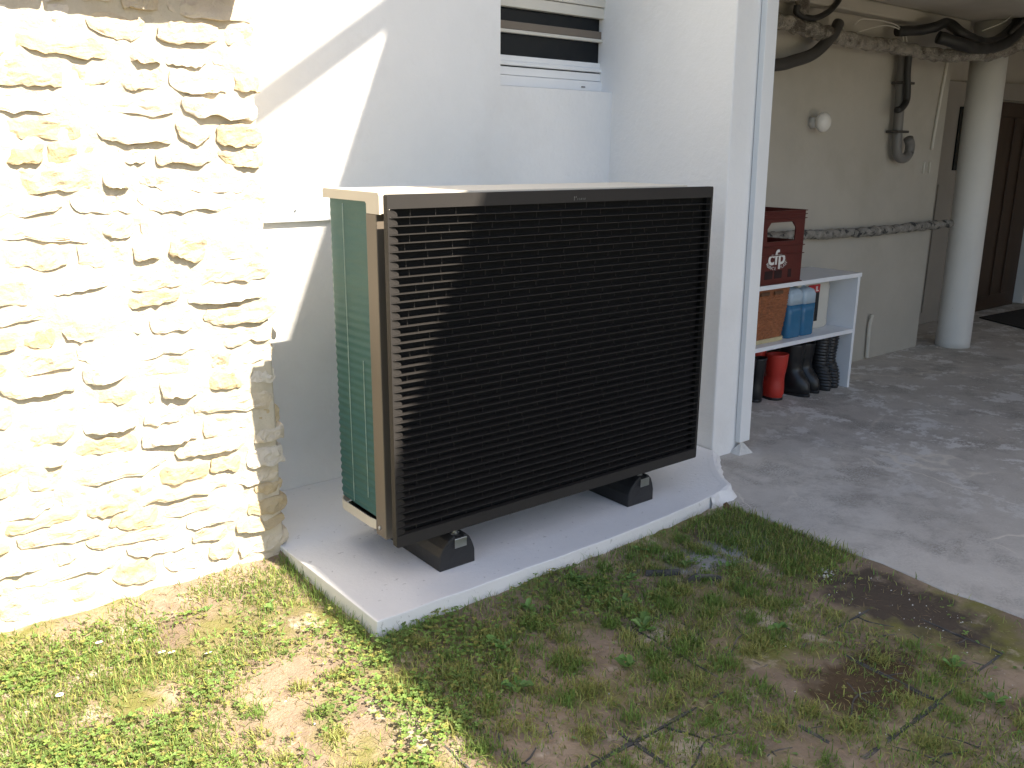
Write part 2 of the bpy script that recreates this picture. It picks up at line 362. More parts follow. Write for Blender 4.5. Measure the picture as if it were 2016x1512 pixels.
# garage doors in the recess
mb = MB()
d1 = MB().box(5.30, 6.02, 1.262, 1.299, -.04, 1.72).build('side_door', DOORG, house, bevel=.004)
MB().box(5.52, 5.60, 1.250, 1.261, 1.10, 1.55).build('pane', GLASS, d1)
for x in (5.34, 5.66, 5.80): MB().box(x, x+.03, 1.252, 1.261, .05, 1.0).build('moulding', DOORG, d1, bevel=.003)
d2 = MB().box(6.05, 6.95, 1.27, 1.299, -.04, 1.61).build('brown_door', DOORB, house, bevel=.004)
for (a0, a1) in ((6.12, 6.40), (6.46, 6.60), (6.66, 6.90)): MB().box(a0, a1, 1.258, 1.269, .08, 1.5).build('panel', DOORB, d2, bevel=.006)
df = MB().box(6.03, 7.2, 1.255, 1.298, 1.625, 1.75).build('door_frame', DOORG, house, bevel=.004)
MB().box(6.97, 7.03, 1.20, 1.295, -.03, 1.62).build('frame_post', PVC, df, bevel=.003)
MB().box(7.07, 7.17, 1.20, 1.295, -.03, 1.62).build('frame_post', PVC, df, bevel=.003)
tag(MB().hexa([(5.75,.60,-.041),(6.8,.30,-.041),(7.3,1.05,-.041),(6.0,1.12,-.041)], [(5.75,.60,-.03),(6.8,.30,-.03),(7.3,1.05,-.03),(6.0,1.12,-.03)]).build('door_mat', MATM, bevel=.003),
    'dark flat door mat in front of the brown door', 'mat')

# window in the rear wall (tilting sash, shutter slat above)
win = thing('window', None, None); win.parent = house; win.location = (1.345-1.66, .97-.9, 1.455)
X0, X1 = 1.042, 1.668
MB().box(X0, X1, .962, .985, 1.461, 1.502).build('sill', PVC, win, bevel=.003)
MB().box(X0, X1, .972, .995, 1.504, 1.536).build('frame', PVC, win, bevel=.003)
MB().box(X0, X1, .966, .992, 1.541, 1.557).build('sash_rail', PVC, win, bevel=.003)
MB().box(X0, X1, .978, .996, 1.558, 1.580).build('sash_rail', PVC, win, bevel=.002)
MB().box(X0, X1, .990, .996, 1.580, 1.90).build('pane', GLASS, win)
MB().box(X0, X1, .964, .986, 1.663, 1.676).build('shutter_slat', WHITEC, win, bevel=.003)
MB().box(X0, X1, .974, .987, 1.677, 1.708).build('shutter_slat', TAUPE, win, bevel=.003)
MB().box(X0, X1, .960, .987, 1.758, 1.80).build('shutter_slat', WHITEC, win, bevel=.003)
MB().box(X0, X1, .955, .987, 1.802, 2.055).build('shutter_box', WHITEC, win, bevel=.003)
MB().box(1.528, 1.548, .957, .9615, 1.474, 1.479).build('latch', GPIPE, win, bevel=.001)
MB().box(1.03, 1.70, 1.002, 1.02, 1.44, 2.08).build('unlit_room_sheet', PUMPI, win)  # black sheet stands in for the unlit room and blocks sky light

# wooden batten fixed to the rear wall
bt = MB().box(-.14, .95, .874, .8945, .966, 1.056).build('wall_batten', WHITEP, house, bevel=.004)
MB().box(.143, .149, .870, .874, 1.001, 1.007).build('nail', STEEL, bt)

# ------------------------------------------------------------------ stone wall
sw = thing('stone_wall', 'sunlit rough limestone wall with smeared mortar joints', 'wall', (-1.0, .68, 0))
SX0, SX1, SY = -1.6, -.140, .466
ux = np.linspace(SX0, SX1, 230); uz = np.linspace(-.12, 1.72, 230)
UX, UZ = np.meshgrid(ux, uz)
UY = SY - .022*(fbm(UX, UZ, 8, 5)-.47) - .010*(fbm(UX, UZ, 30, 11)-.47)
n1, n2 = len(ux), len(uz); V = np.stack([UX, UY, UZ], -1).reshape(-1,3).tolist(); I = np.arange(n1*n2).reshape(n2, n1)
F = np.stack([I[:-1,:-1], I[:-1,1:], I[1:,1:], I[1:,:-1]], -1).reshape(-1,4).tolist()
mb = MB(); mb.v = V; mb.f = [tuple(q) for q in F]
o = len(mb.v); b0 = [I[0,0], I[0,-1], I[-1,-1], I[-1,0]]
# right end face, slightly ragged
endx = SX1; rows = I[:, -1]
for j in range(n2): mb.v.append((endx + .006*noise.noise((j*.3,0,0)), .894, uz[j]))
for j in range(n2-1): mb.f.append((int(rows[j]), o+j, o+j+1, int(rows[j+1])))
ob = mb.build('mortar', MORTAR, sw, smooth=True, fix=False)

def stone(cx, cz, w, h, prot, seed, mt, first=False, depth=.05):
    v = []; f = []
    TS = [-1, -.985, -.9, -.72, -.45, -.15, .15, .42, .68, .88, 1]; US = [-1, -.985, -.9, -.76, -.6, -.42, -.22, 0, .22, .42, .6, .76, .9, .985, 1]
    nu, nv = len(US), len(TS)
    r = random.Random(seed); tilt = r.uniform(-.07, .07); k = r.uniform(.2, .9); skew = r.uniform(-.25, .25); lean = r.uniform(.3, 1.0)
    sv = Vector((seed*3.17 % 91, seed*1.31 % 57, 0)); side0, side1 = r.uniform(.1, 1), r.uniform(.1, 1)
    for t in TS:
        for u in US:
            x = u*math.sqrt(max(.05, 1 - k*t**4/2)) + skew*t*.3; z = t*math.sqrt(max(.05, 1 - k*u**4/2))
            q = sv + Vector((x*w*9, z*h*9, 0))
            e1 = noise.fractal(q, 1.0, 2.0, 3)*.012; e2 = noise.fractal(q + Vector((0,0,7)), .8, 2.0, 4)*.013
            px = cx + x*w/2 + e1; pz = cz + z*h/2 + e2 + tilt*x*w/2
            bot = (1-lean) + lean*max(0, min(1, (.9 - t)/1.7))
            sd_ = min(1, (1+u)/.5 + .25*side0, (1-u)/.5 + .25*side1)
            if t <= -.999 or abs(u) >= .999 or t >= .999: d = -.016
            else:
                d = prot*bot*(.25+.75*max(0, sd_)) - .0015 + .0075*noise.fractal(sv + Vector((px*24, pz*24, 3)), .75, 2.1, 5)*(.4+.6*max(0,sd_))
                if t > .6: d -= .005*(t-.6)/.4
            v.append((px, SY - d, pz))
    for j in range(nv-1):
        for i in range(nu-1): f.append((j*nu+i, j*nu+i+1, (j+1)*nu+i+1, (j+1)*nu+i))
    per = [i for i in range(nu)] + [j*nu+nu-1 for j in range(1, nv)] + [(nv-1)*nu+i for i in range(nu-2, -1, -1)] + [j*nu for j in range(nv-2, 0, -1)]
    o = len(v)
    for p in per: v.append((v[p][0], SY+depth, v[p][2]))
    n = len(per)
    for a_ in range(n): f.append((per[a_], o+a_, o+(a_+1)%n, per[(a_+1)%n]))
    mb = MB(); mb.v = v; mb.f = f
    ob = mb.build('stone', mt, sw, smooth=False, fix=True)
    return ob

z = -.11; seed = 100; cnt = 0
while z < 1.60:
    hh = random.uniform(.046, .076); x = SX1 + random.uniform(.004, .030); first = True
    while x > SX0+.1 and cnt < 299:
        w = random.choice([random.uniform(.07,.11), random.uniform(.12,.18), random.uniform(.17,.28)])
        seed += 1
        hs = hh*random.uniform(.7, 1.0)
        mt = STONE
        if abs(x-w/2+.36) < .05 and z > 1.48: mt = BRICK; w = .12
        stone(x-w/2, z+hh/2+.014*noise.noise((x*3, z*4, 0)), w*.96, hs, random.choice([.002,.004,.006,.009,.013,.019]), seed, mt, depth=.10 if first else .04)
        cnt += 1; first = False
        x -= w + random.uniform(.004, .018)
    z += hh*.98
mb = MB()
for k in range(7):
    mb = MB(); mb.box(-1.72+k*.225, -1.72+k*.225+.219, .350, .70, 1.645, 1.70); mb.build('coping_brick', BRICK, sw, bevel=.006)

# ------------------------------------------------------------------ painted concrete pad
pad = thing('concrete_pad', 'white painted concrete pad under the heat pump', 'pad', (.7, .4, 0))
out = []
for k in range(40):
    x = -.138 + (1.30+.138)*k/39; out.append((x, -.124 + .055*max(0, (x-.6)/.8)**2 + .004*noise.noise((x*9,0,0))))
out += [(1.355,-.062),(1.40,-.050),(1.425,-.015),(1.47,.05),(1.53,.115),(1.60,.18),(1.67,.235),(1.67,.894),(-.15,.894),(-.15,.44)]
mb = MB(); mb.prism(out, 'z', 0, -.15); tag(mb.build('slab', PADP, pad, bevel=.003, seg=2), None)
mb = MB()   # rough end render at the right corner
bp_ = smooth_path([(1.26,-.092,0),(1.355,-.066,0),(1.40,-.052,0),(1.428,-.016,0),(1.47,.047,0),(1.53,.112,0),(1.60,.177,0),(1.67,.235,0)], 5); rows_ = []
for k, p in enumerate(bp_):
    t_ = (bp_[min(k+1, len(bp_)-1)]-bp_[max(k-1, 0)]).normalized(); nn = Vector((t_.y, -t_.x, 0)); fade = min(1, k/6)
    row = []
    for off_, zz in ((-.05,-.003),(-.02,.0012),(-.002,.0015),(.010,-.004),(.022,-.020),(.040,-.052)):
        q = p + nn*(off_*(fade if off_ > 0 else 1) + (.010*noise.noise((k*.45, off_*60, 0)) if off_ > 0 else 0)); row.append((q.x, q.y, zz - .004*(1-fade) + (.006*noise.noise((k*.6, off_*80, 5)) if off_ > .005 else 0)))
    rows_.append(row)
for k in range(len(rows_)-1):
    for j in range(5): mb.add([rows_[k][j], rows_[k+1][j], rows_[k+1][j+1], rows_[k][j+1]], [(0,1,2,3)])
mb.build('render_edge', PADP, pad, smooth=False)

# ------------------------------------------------------------------ heat pump
hp = thing('heat_pump', 'black louvred heat pump with ivory lid and green filmed side', 'heat pump', (.635, .25, .098))
W_, Z0, Z1 = 1.27, .124, 1.096
mb = MB()
mb.box(0, W_, 0, .020, 1.060, Z1); mb.box(0, W_, 0, .020, Z0, .158)
mb.box(0, .009, 0, .020, .158, 1.060); mb.box(W_-.012, W_, 0, .020, .158, 1.060)
pan = MB()
# front frame as one outlined ring with rounded corners
def rr(x0, x1, z0, z1, r, n=5):
    pts = []
    for cx, cz, a0 in ((x1-r, z0+r, -90), (x1-r, z1-r, 0), (x0+r, z1-r, 90), (x0+r, z0+r, 180)):
        for k in range(n+1):
            a = math.radians(a0 + 90*k/n); pts.append((cx+r*math.cos(a), cz+r*math.sin(a)))
    return pts
outer = rr(0, W_, Z0, Z1, .006); inner = rr(.004, W_-.010, .158, 1.060, .002); n = len(outer)
v = [(x, 0, z) for x, z in outer] + [(x, 0, z) for x, z in inner] + [(x, .020, z) for x, z in outer] + [(x, .019, z) for x, z in inner]
f = []
for k in range(n):
    k2 = (k+1) % n
    f += [(k, k2, n+k2, n+k), (n+k, n+k2, 3*n+k2, 3*n+k), (k2, k, 2*n+k, 2*n+k2), (2*n+k2, 2*n+k, 3*n+k, 3*n+k2)]
pan.add(v, f)
front = pan.build('front_panel', PUMPF, hp, bevel=0)
MB().box(.030, W_-.006, .0345, .040, Z0+.010, Z1-.010).build('back_plate', PUMPI, front)
MB().box(W_-.0095, W_-.0062, .0192, .0344, .150, 1.068).build('end_cheek', PUMPI, front)
NS = 40; pitch = (1.060-.158)/(NS+1)
sm = None
for k in range(NS):
    zc = .158 + pitch*(k+1)
    mb = MB(); mb.add([(.0035,-.0002,zc-.0008),(W_-.0095,-.0002,zc-.0008),(W_-.03,.033,zc-.0005),(.03,.033,zc-.0005),(.0035,-.0002,zc+.0008),(W_-.0095,-.0002,zc+.0008),(W_-.03,.033,zc+.0005),(.03,.033,zc+.0005)],
                       [(0,3,2,1),(4,5,6,7),(0,1,5,4),(1,2,6,5),(2,3,7,6),(3,0,4,7)])
    if sm is None:
        zr = zc; s0 = mb.build('slat', PUMPF, front); sm = s0.data
    else:
        s = link('slat', sm, None, front); s.location = (0, 0, zc-zr)
mb = MB(); gm = MB()
for k in range(NS+1):
    za = .158 + pitch*k + .0016; zb = za + pitch - .0034
    x = .05 + random.uniform(0, .08)
    while x < W_-.05:
        mb.box(x, x+.0012, .0115, .0135, za, zb); x += random.uniform(.055, .105)
    # rounded filler at the left (and right) end of each slot
    P = [(.0042, za), (.0042, zb)] + [(.0042+.031*(math.sin(math.radians(a))**1.0)*.98+.0005, za+(zb-za)*math.cos(math.radians(a))**.8) for a in range(15, 91, 15)]
    gm.add([(px, .0015+.35*max(0,px-.012), pz) for px, pz in P], [tuple(range(len(P)))])
mb.build('rib_row', PUMPF, front, fix=False).__setitem__('kind', 'stuff')
gm.build('slot_end', PUMPF, front, fix=False).__setitem__('kind', 'stuff')
# small worn emblem on the top band
lg = MB()
for (dx, dz, w, h) in ((.634,1.0715,.004,.006),(.641,1.0725,.003,.006),(.634,1.0655,.003,.005)):
    lg.add([(dx,-.0006,dz),(dx+w*.6,-.0006,dz),(dx+w,-.0006,dz+h),(dx+w*.4,-.0006,dz+h)], [(0,1,2,3)])
lg.build('emblem', GPIPE, front, fix=False)
GREYP = mat('grey_print', (.07,.07,.07), .4, .1, 20)
lg = MB()
for q, (dx, w) in enumerate(((.647,.004),(.654,.004),(.660,.007),(.669,.004),(.675,.006))):
    lg.add([(dx,-.0006,1.0665),(dx+w*.7,-.0006,1.0665),(dx+w,-.0006,1.0725),(dx+w*.3,-.0006,1.0725)], [(0,1,2,3)])
lg.build('emblem', GREYP, front, fix=False)

body = MB().box(.062, 1.235, .125, .385, .120, 1.055).build('body', PUMPI, hp, bevel=.01)
# lid
prof = [(.095,1.040),(.095,1.090),(.100,1.0965),(.418,1.0985),(.424,1.092),(.424,1.071),(.172,1.071),(.165,1.066),(.165,1.040)]
mb = MB(); mb.prism(prof, 'x', .030, .036); mb.prism(prof, 'x', 1.244, 1.250)
mb.box(.0355, 1.2445, .0955, .102, 1.042, 1.0955)
lid = mb.build('lid', IVORY, hp, fix=True)
MB().box(.031, 1.249, .0965, .4235, 1.0915, 1.0975).build('lid_top', IVORY, lid, bevel=.0025)
# corner post with screw
post = MB().box(.0315, .060, .114, .172, .098, 1.0395).build('corner_post', TAUPE, hp, bevel=.003)
mb = MB(); mb.loft([[(.0315-.004*q, .150+.006*r_*math.cos(2*math.pi*k/12), .125+.006*r_*math.sin(2*math.pi*k/12)) for k in range(12)] for q, r_ in ((0,1),(.6,1),(1,.6))]); mb.build('screw', STEEL, post, smooth=True)
# coil guard wrapped in green film (ribbed), curving round the back
path = [(.036,.171),(.036,.20),(.036,.25),(.036,.30),(.036,.35)]
for a in range(0, 91, 15):
    aa = math.radians(a); path.append((.036+.035*(1-math.cos(aa)), .383+.035*math.sin(aa)))
path += [(.2,.418),(.6,.418),(1.2,.418)]
rows_ = []; NZ = 230
for j in range(NZ+1):
    zz = .152 + (1.0705-.152)*j/NZ
    amp = .0022*(.25 + .75*min(1, max(0, (.85-zz)/.5)))
    row = []
    for (px, py) in path:
        nxv = -1 if py < .384 else -max(0, (.071-px)/.035) if px < .071 else 0
        d = amp*math.sin(2*math.pi*zz/.0245 + 6*py) + .0012*noise.noise((px*9, py*9, zz*6))
        row.append((px + nxv*d, py - (0 if nxv == -1 else (1-abs(nxv))*(-d)), zz))
    rows_.append(row)
mb = MB(); npth = len(path); mb.v = [p for r_ in rows_ for p in r_]
mb.f = [(j*npth+i, j*npth+i+1, (j+1)*npth+i+1, (j+1)*npth+i) for j in range(NZ) for i in range(npth-1)]
guard = mb.build('coil_cover', FILM, hp, smooth=True, fix=False)
tag(guard, 'green protective film over the side coil')
for yy, zt, zb_ in ((.305, 1.06, .16), (.215, .62, .2)):
    mb = MB(); pts = [(.0338-.0022, yy+.002*noise.noise((0, zz*3, yy)), zz) for zz in np.linspace(zb_, zt, 60)]
    mb.tube(pts, [.0009+.0006*noise.noise((yy, p[2]*25, 0)) for p in pts], 5); mb.build('film_seam', FILML, guard, smooth=True)
# drain tray rim
path2 = [(.0315,.172),(.026,.20),(.026,.30)]
for a in range(0, 91, 15):
    aa = math.radians(a); path2.append((.026+.066*(1-math.cos(aa)), .36+.066*math.sin(aa)))
path2 += [(.4,.426),(1.22,.426)]
mb = MB()
for i in range(len(path2)-1):
    (xa, ya), (xb, yb) = path2[i], path2[i+1]
    dx, dy = xb-xa, yb-ya; L_ = math.hypot(dx, dy)
    if L_ < 1e-6: continue
    ox, oy = dy/L_*.003, -dx/L_*.003
    mb.hexa([(xa,ya,.112),(xb,yb,.112),(xb+ox,yb+oy,.112),(xa+ox,ya+oy,.112)], [(xa,ya,.142),(xb,yb,.142),(xb+ox,yb+oy,.142),(xa+ox,ya+oy,.142)])
mb.build('tray_rim', IVORY, hp, smooth=False)
MB().box(.060, 1.21, .171, .400, .113, .1185).build('base_pan', PUMPI, hp)
for xs in (.150, .965):
    MB().box(xs+.01, xs+.10, .03, .42, .106, .1225).build('mounting_rail', BLACKR, hp, bevel=.002)

# rubber feet
def foot(x0, y0, label):
    t = thing('rubber_foot', label, 'foot', (x0+.064, y0+.2, 0), 'rubber feet under the heat pump')
    sec = [(0,0),(0,.040),(.010,.062),(.026,.082),(.042,.093),(.048,.094),(.048,.088),(.080,.088),(.080,.094),(.088,.093),(.104,.080),(.118,.058),(.127,.036),(.128,0)]
    mb = MB(); rings = []
    for q, sh in ((0,.012),(.006,.003),(.016,0),(.40,0)):
        rings.append([(x0+.064+(px-.064)*(1-sh*1.2), y0+q-.012*(1-((px-.064)/.064)**2)*(1 if q < .1 else 0), pz*(1-sh*.6)) for px, pz in sec])
    mb.loft(rings); mb.v = [(a_, b_, c_*1.14) for a_, b_, c_ in mb.v]; mb.build('block', RUBBER, t, bevel=.002)
    MB().box(x0+.049, x0+.079, y0+.012, y0+.39, .1006, .1062).build('rail', STEEL, t, bevel=.001)
    MB().box(x0+.044, x0+.086, y0-.0165, y0-.0148, .070, .099).build('end_plate', STEEL, t, bevel=.0006)
    mb = MB(); cx, cy = x0+.062, y0+.010
    for z_, r_, h_ in ((.1063,.011,.0022),(.1092,.009,.003),(.1125,.0075,.004)):
        mb.loft([[(cx+r_*math.cos(2*math.pi*k/12), cy+r_*math.sin(2*math.pi*k/12), z_+q) for k in range(12)] for q in (0, h_)])
    mb.loft([[(cx+.004*math.cos(2*math.pi*k/10), cy+.004*math.sin(2*math.pi*k/10), q) for k in range(10)] for q in (.1160,.1235)])
    mb.build('bolt', STEEL, t)
    return t
foot(.149, .010, 'black rubber foot with bolt under the left end of the heat pump')
foot(.945, .022, 'black rubber foot under the right end of the heat pump')

# ------------------------------------------------------------------ garage contents
shelf = thing('shelf_unit', 'low white shelf unit against the garage wall holding crate, basket and cans', 'shelf', (2.62, .71, -.042))
MB().box(1.98, 3.226, .553, .862, .572, .594).build('top_board', WHITEP, shelf, bevel=.002)
MB().box(2.012, 3.199, .557, .86, .268, .290).build('shelf_board', WHITEP, shelf, bevel=.002)
MB().hexa([(3.204,.558,-.041),(3.226,.558,-.041),(3.226,.86,-.041),(3.204,.86,-.041)], [(3.200,.558,.5715),(3.222,.558,.5715),(3.222,.86,.5715),(3.200,.86,.5715)]).build('side_panel', WHITEP, shelf, bevel=.002)
MB().box(1.99, 2.011, .558, .86, -.041, .5715).build('side_panel', WHITEP, shelf, bevel=.002)

def text_mesh(body, size, mt, parent, name, loc, rotz=0, tilt=0, bold=0.0, sx=1.0):
    cu = bpy.data.curves.new('txt', 'FONT'); cu.body = body; cu.size = size; cu.align_x = 'CENTER'; cu.extrude = .0004; cu.offset = bold; cu.resolution_u = 3
    to = bpy.data.objects.new('txt', cu); COL.objects.link(to)
    bpy.context.view_layer.update()
    me = bpy.data.meshes.new_from_object(to.evaluated_get(bpy.context.evaluated_depsgraph_get()))
    bpy.data.objects.remove(to); bpy.data.curves.remove(cu)
    off = Vector((0,0,0)); q = parent
    while q is not None: off += q.location; q = q.parent
    R = Matrix.Rotation(math.radians(90), 4, 'X') @ Matrix.Rotation(tilt, 4, 'Z') @ Matrix.Diagonal((sx,1,1,1))
    me.transform(Matrix.Translation(Vector(loc)-off) @ R)
    me.materials.clear()
    return link(name, me, mt, parent)

# bottle crate with hand holes
crate = thing('bottle_crate', 'dark red plastic bottle crate with white lettering on the shelf top', 'crate', (2.485, .70, .594))
CX0, CX1, CY0, CY1, CZ0, CZ1 = 2.298, 2.668, .562, .842, .595, .945
def side_y(y, t, name):
    hole = [(2.375,.800),(2.372,.862),(2.398,.890),(2.568,.890),(2.597,.862),(2.597,.800)]
    def pz(a): return a
    v = []; f = []
    outp = [(CX0,CZ0),(CX1,CZ0),(CX1,CZ1),(CX0,CZ1)]
    mb = MB()
    # strips round the hole
    for poly in ([(CX0,CZ0),(CX1,CZ0),(CX1,.800),(CX0,.800)], [(CX0,.890),(CX1,.890),(CX1,CZ1),(CX0,CZ1)],
                 [(CX0,.800),(2.375,.800),(2.372,.862),(2.398,.890),(CX0,.890)], [(2.597,.800),(CX1,.800),(CX1,.890),(2.568,.890),(2.597,.862)]):
        mb.prism(poly, 'y', y, y+t)
    return mb.build(name, CRATE, crate)
fs = side_y(CY0, .006, 'side'); side_y(CY1-.006, .006, 'side')
for x in (CX0, CX1-.006):
    mb = MB(); mb.box(x, x+.006, CY0+.006, CY1-.006, CZ0, .795); mb.box(x, x+.006, CY0+.006, CY1-.006, .893, CZ1)
    mb.box(x, x+.006, CY0+.006, CY0+.03, .795, .893); mb.box(x, x+.006, CY1-.03, CY1-.006, .795, .893); mb.build('side', CRATE, crate)
MB().box(CX0+.006, CX1-.006, CY0+.006, CY1-.006, CZ0, CZ0+.006).build('bottom', CRATE, crate)
for zz in (.597, .735, .775, .905, .925, .942):
    mb = MB(); e = .007
    mb.box(CX0-e, CX1+e, CY0-e, CY0-.0003, zz-.002, zz+.002); mb.box(CX0-e, CX1+e, CY1+.0003, CY1+e, zz-.002, zz+.002)
    mb.box(CX0-e, CX0-.0003, CY0-.0003, CY1+.0003, zz-.002, zz+.002); mb.box(CX1+.0003, CX1+e, CY0-.0003, CY1+.0003, zz-.002, zz+.002)
    mb.build('rib', CRATE, crate)
for (xa, xb) in ((2.375,2.438),(2.452,2.512),(2.560,2.588)): MB().box(xa, xb, CY0-.0012, CY0-.0004, .622, .662).build('vent_shade', CRATED, crate)  # dark plates on the face stand in for shade inside the vent openings
text_mesh('cfp', .098, LETTER, crate, 'logo', (2.462, CY0-.001, .692), bold=.0022, sx=1.18)
word = 'FRANCE PLAST'
for k, ch in enumerate(word):
    if ch == ' ': continue
    a = math.radians(-78 + 156*k/(len(word)-1))
    text_mesh(ch, .021, LETTER, crate, 'letter', (2.464+.083*math.sin(a), CY0-.001, .712-.036*math.cos(a)-.012), tilt=a*.75)

# wicker basket on cream base
bk = thing('wicker_basket', 'orange brown woven wicker basket on the middle shelf', 'basket', (2.48, .715, .29))
def rrect(cx, cy, hx, hy, r, n=9, m=14):
    pts = []
    for sx_, sy_, a0 in ((1,-1,-90),(1,1,0),(-1,1,90),(-1,-1,180)):
        for k in range(n):
            a = math.radians(a0+90*k/n); pts.append((cx+sx_*(hx-r)+r*math.cos(a), cy+sy_*(hy-r)+r*math.sin(a)))
    # densify evenly
    P = pts+[pts[0]]; d = [0]
    for i in range(1, len(P)): d.append(d[-1]+math.hypot(P[i][0]-P[i-1][0], P[i][1]-P[i-1][1]))
    outp = []; N_ = m*8
    for k in range(N_):
        t = d[-1]*k/N_; i = max(j for j in range(len(d)) if d[j] <= t+1e-9); i = min(i, len(P)-2)
        u = (t-d[i])/max(1e-9, d[i+1]-d[i]); outp.append((P[i][0]+(P[i+1][0]-P[i][0])*u, P[i][1]+(P[i+1][1]-P[i][1])*u))
    return outp
rings = []; NR = 66
for j in range(NR+1):
    t = j/NR; zz = .312 + .255*t
    hx = .170 + .022*t + .008*math.sin(t*3.1); hy = .105 + .012*t
    ring = rrect(2.48, .715, hx, hy, .05, m=24); n = len(ring); out_ = []
    for k, (px, py) in enumerate(ring):
        row = int(t*22); d = .0042*math.sin(math.pi*((t*22) % 1))*(1 if (k//4+row) % 2 else -.2) + .0015*noise.noise((px*60, py*60, zz*60))
        if t > .9: d = .004
        dx, dy = px-2.48, py-.715; q = math.hypot(dx, dy); out_.append((px+dx/q*d, py+dy/q*d, zz))
    rings.append(out_)
mb = MB(); mb.loft(rings, cap=False); mb.build('weave', WICK, bk, smooth=False, fix=False)
mb = MB(); mb.loft([[(x, y, z_) for x, y in rrect(2.48,.715,.178,.112,.045,m=6)] for z_ in (.2905,.312)]); mb.build('base', FOAM, bk, bevel=.004)
for xx in (2.40, 2.51): MB().box(xx, xx+.07, .5875, .5935, .535, .552).build('handle', LEAFB, bk, bevel=.003)  # dark blocks on the weave stand in for the shaded handle cutouts

# blue screenwash cans and a white can
def can(x, y, wx, wy, zt, lv, label):
    t = thing('plastic_can', label, 'can', (x, y, .29), 'blue liquid cans on the shelf')
    R_ = lambda z_, s: [(px, py, z_) for px, py in rrect(x, y, wx/2*s, wy/2*s, .022*s, m=5)]
    mb = MB(); mb.loft([R_(.2905,.94), R_(.297,1), R_(.38,1.0), R_(.395,.985), R_(.41,1.0), R_(lv,1.0)]); mb.build('liquid', BLUEL, t, bevel=0, smooth=True)
    mb = MB(); mb.loft([R_(lv+.0005,1.0), R_(zt-.05,1.0), R_(zt-.028,.86), R_(zt-.018,.5)]); mb.build('bottle', BLUET, t, smooth=True)
    mb = MB(); mb.loft([[(x-wx*.22+.015*math.cos(2*math.pi*k/14), y+.015*math.sin(2*math.pi*k/14), z_) for k in range(14)] for z_ in (zt-.03, zt)]); mb.build('cap', WHITEC, t, bevel=.002)
    mb = MB(); mb.tube([(x-wx*.05, y, zt-.03),(x+wx*.05, y, zt-.008),(x+wx*.22, y, zt-.010),(x+wx*.33, y, zt-.04)], .008, 8); mb.build('handle', BLUET, t, smooth=True)
can(2.728, .668, .118, .13, .562, .462, 'can of blue liquid beside the wicker basket')
can(2.846, .668, .112, .13, .556, .458, 'can of blue liquid next to the white canister with a black label')
wc = thing('white_canister', 'white plastic canister with red and black label on the middle shelf', 'canister', (3.02, .765, .29))
R_ = lambda z_, s: [(px, py, z_) for px, py in rrect(3.02, .765, .135*s, .085*s, .03*s, m=5)]
mb = MB(); mb.loft([R_(.2905,.93), R_(.30,1), R_(.42,.99), R_(.43,1.0), R_(.52,1.0), R_(.545,.9), R_(.556,.6)]); mb.build('body', WHITEC, wc, smooth=True)
mb = MB(); mb.loft([[(2.96+.02*math.cos(2*math.pi*k/14), .765+.02*math.sin(2*math.pi*k/14), z_) for k in range(14)] for z_ in (.55,.570)]); mb.build('cap', WHITEC, wc, bevel=.002)
MB().box(2.93, 3.035, .6772, .6798, .335, .532).build('label_panel', BLACKP, wc)
MB().box(2.93, 3.035, .6760, .6771, .492, .534).build('label_band', REDP, wc)
text_mesh('IL', .036, LETTER, wc, 'print', (3.008, .6755, .499), bold=.001)
text_mesh('2', .026, LETTER, wc, 'print', (2.985, .6766, .347), bold=.001)

# boots
def boot(x, y, h, rw, mt, label, group, rib=0.0, ang=0.0, sole=True, toe=.15):
    t = thing('boot', label, 'boot', (x, y, -.042), group)
    c, s = math.cos(ang), math.sin(ang); prof = []
    # (height fraction, half width, back extent, front extent)
    base = [(0,.80,.85,3.0),(.10,.92,.95,3.1),(.20,.95,.95,2.9),(.30,.92,.92,2.2),(.38,.86,.90,1.35),(.48,.84,.92,1.0),(.60,.90,1.0,.98),(.75,1.0,1.08,1.05),(.90,1.06,1.12,1.1),(1.0,1.08,1.14,1.12)]
    rings = []; NJ = 60 if rib else 22
    for j in range(NJ+1):
        q = j/NJ
        for i in range(len(base)-1):
            if base[i][0] <= q <= base[i+1][0]: break
        u = (q-base[i][0])/(base[i+1][0]-base[i][0]); u = u*u*(3-2*u)
        a, b, f_ = [base[i][k]+(base[i+1][k]-base[i][k])*u for k in (1,2,3)]
        g = 1 + rib*max(0, math.sin(2*math.pi*q*17))
        f_ = f_ if f_ < 1.4 else 1.4+(f_-1.4)*toe/.15*.6
        ring = []
        for k in range(24):
            an = 2*math.pi*k/24; lx = rw*a*g*math.cos(an)*(1-.12*max(0,-math.sin(an))*max(0,f_-1)); ly = math.sin(an)*(rw*g*(b if math.sin(an) > 0 else f_))
            ring.append((x + lx*c - ly*s, y + lx*s + ly*c, -.030+h*q + .004*math.sin(an)*q))
        rings.append(ring)
    ins = [[((px-x)*.92+x, (py-y)*.92+y, pz-.004) for px, py, pz in rings[-1]], [((px-x)*.9+x, (py-y)*.9+y, pz-.06) for px, py, pz in rings[-1]]]
    mb = MB(); mb.loft(rings+ins); mb.build('shaft', mt, t, smooth=True)
    sr = rings[0]; mb = MB(); mb.loft([[((px-x)*1.07+x, (py-y)*1.05+y, z_) for px, py, pz in sr] for z_ in (-.0415,-.027)]); mb.build('sole', BLACKR, t, bevel=.003)
    return t
boot(2.470, .70, .225, .046, BLACKR, 'short black rubber boot behind the pier edge, leftmost on the floor', 'black short boots', ang=3.2)
boot(2.565, .70, .222, .046, BLACKR, 'short black rubber boot next to the red boot', 'black short boots', ang=3.1)
boot(2.640, .765, .245, .048, REDR, 'red rubber boot standing behind the front red boot', 'red boots', ang=3.0, toe=.05)
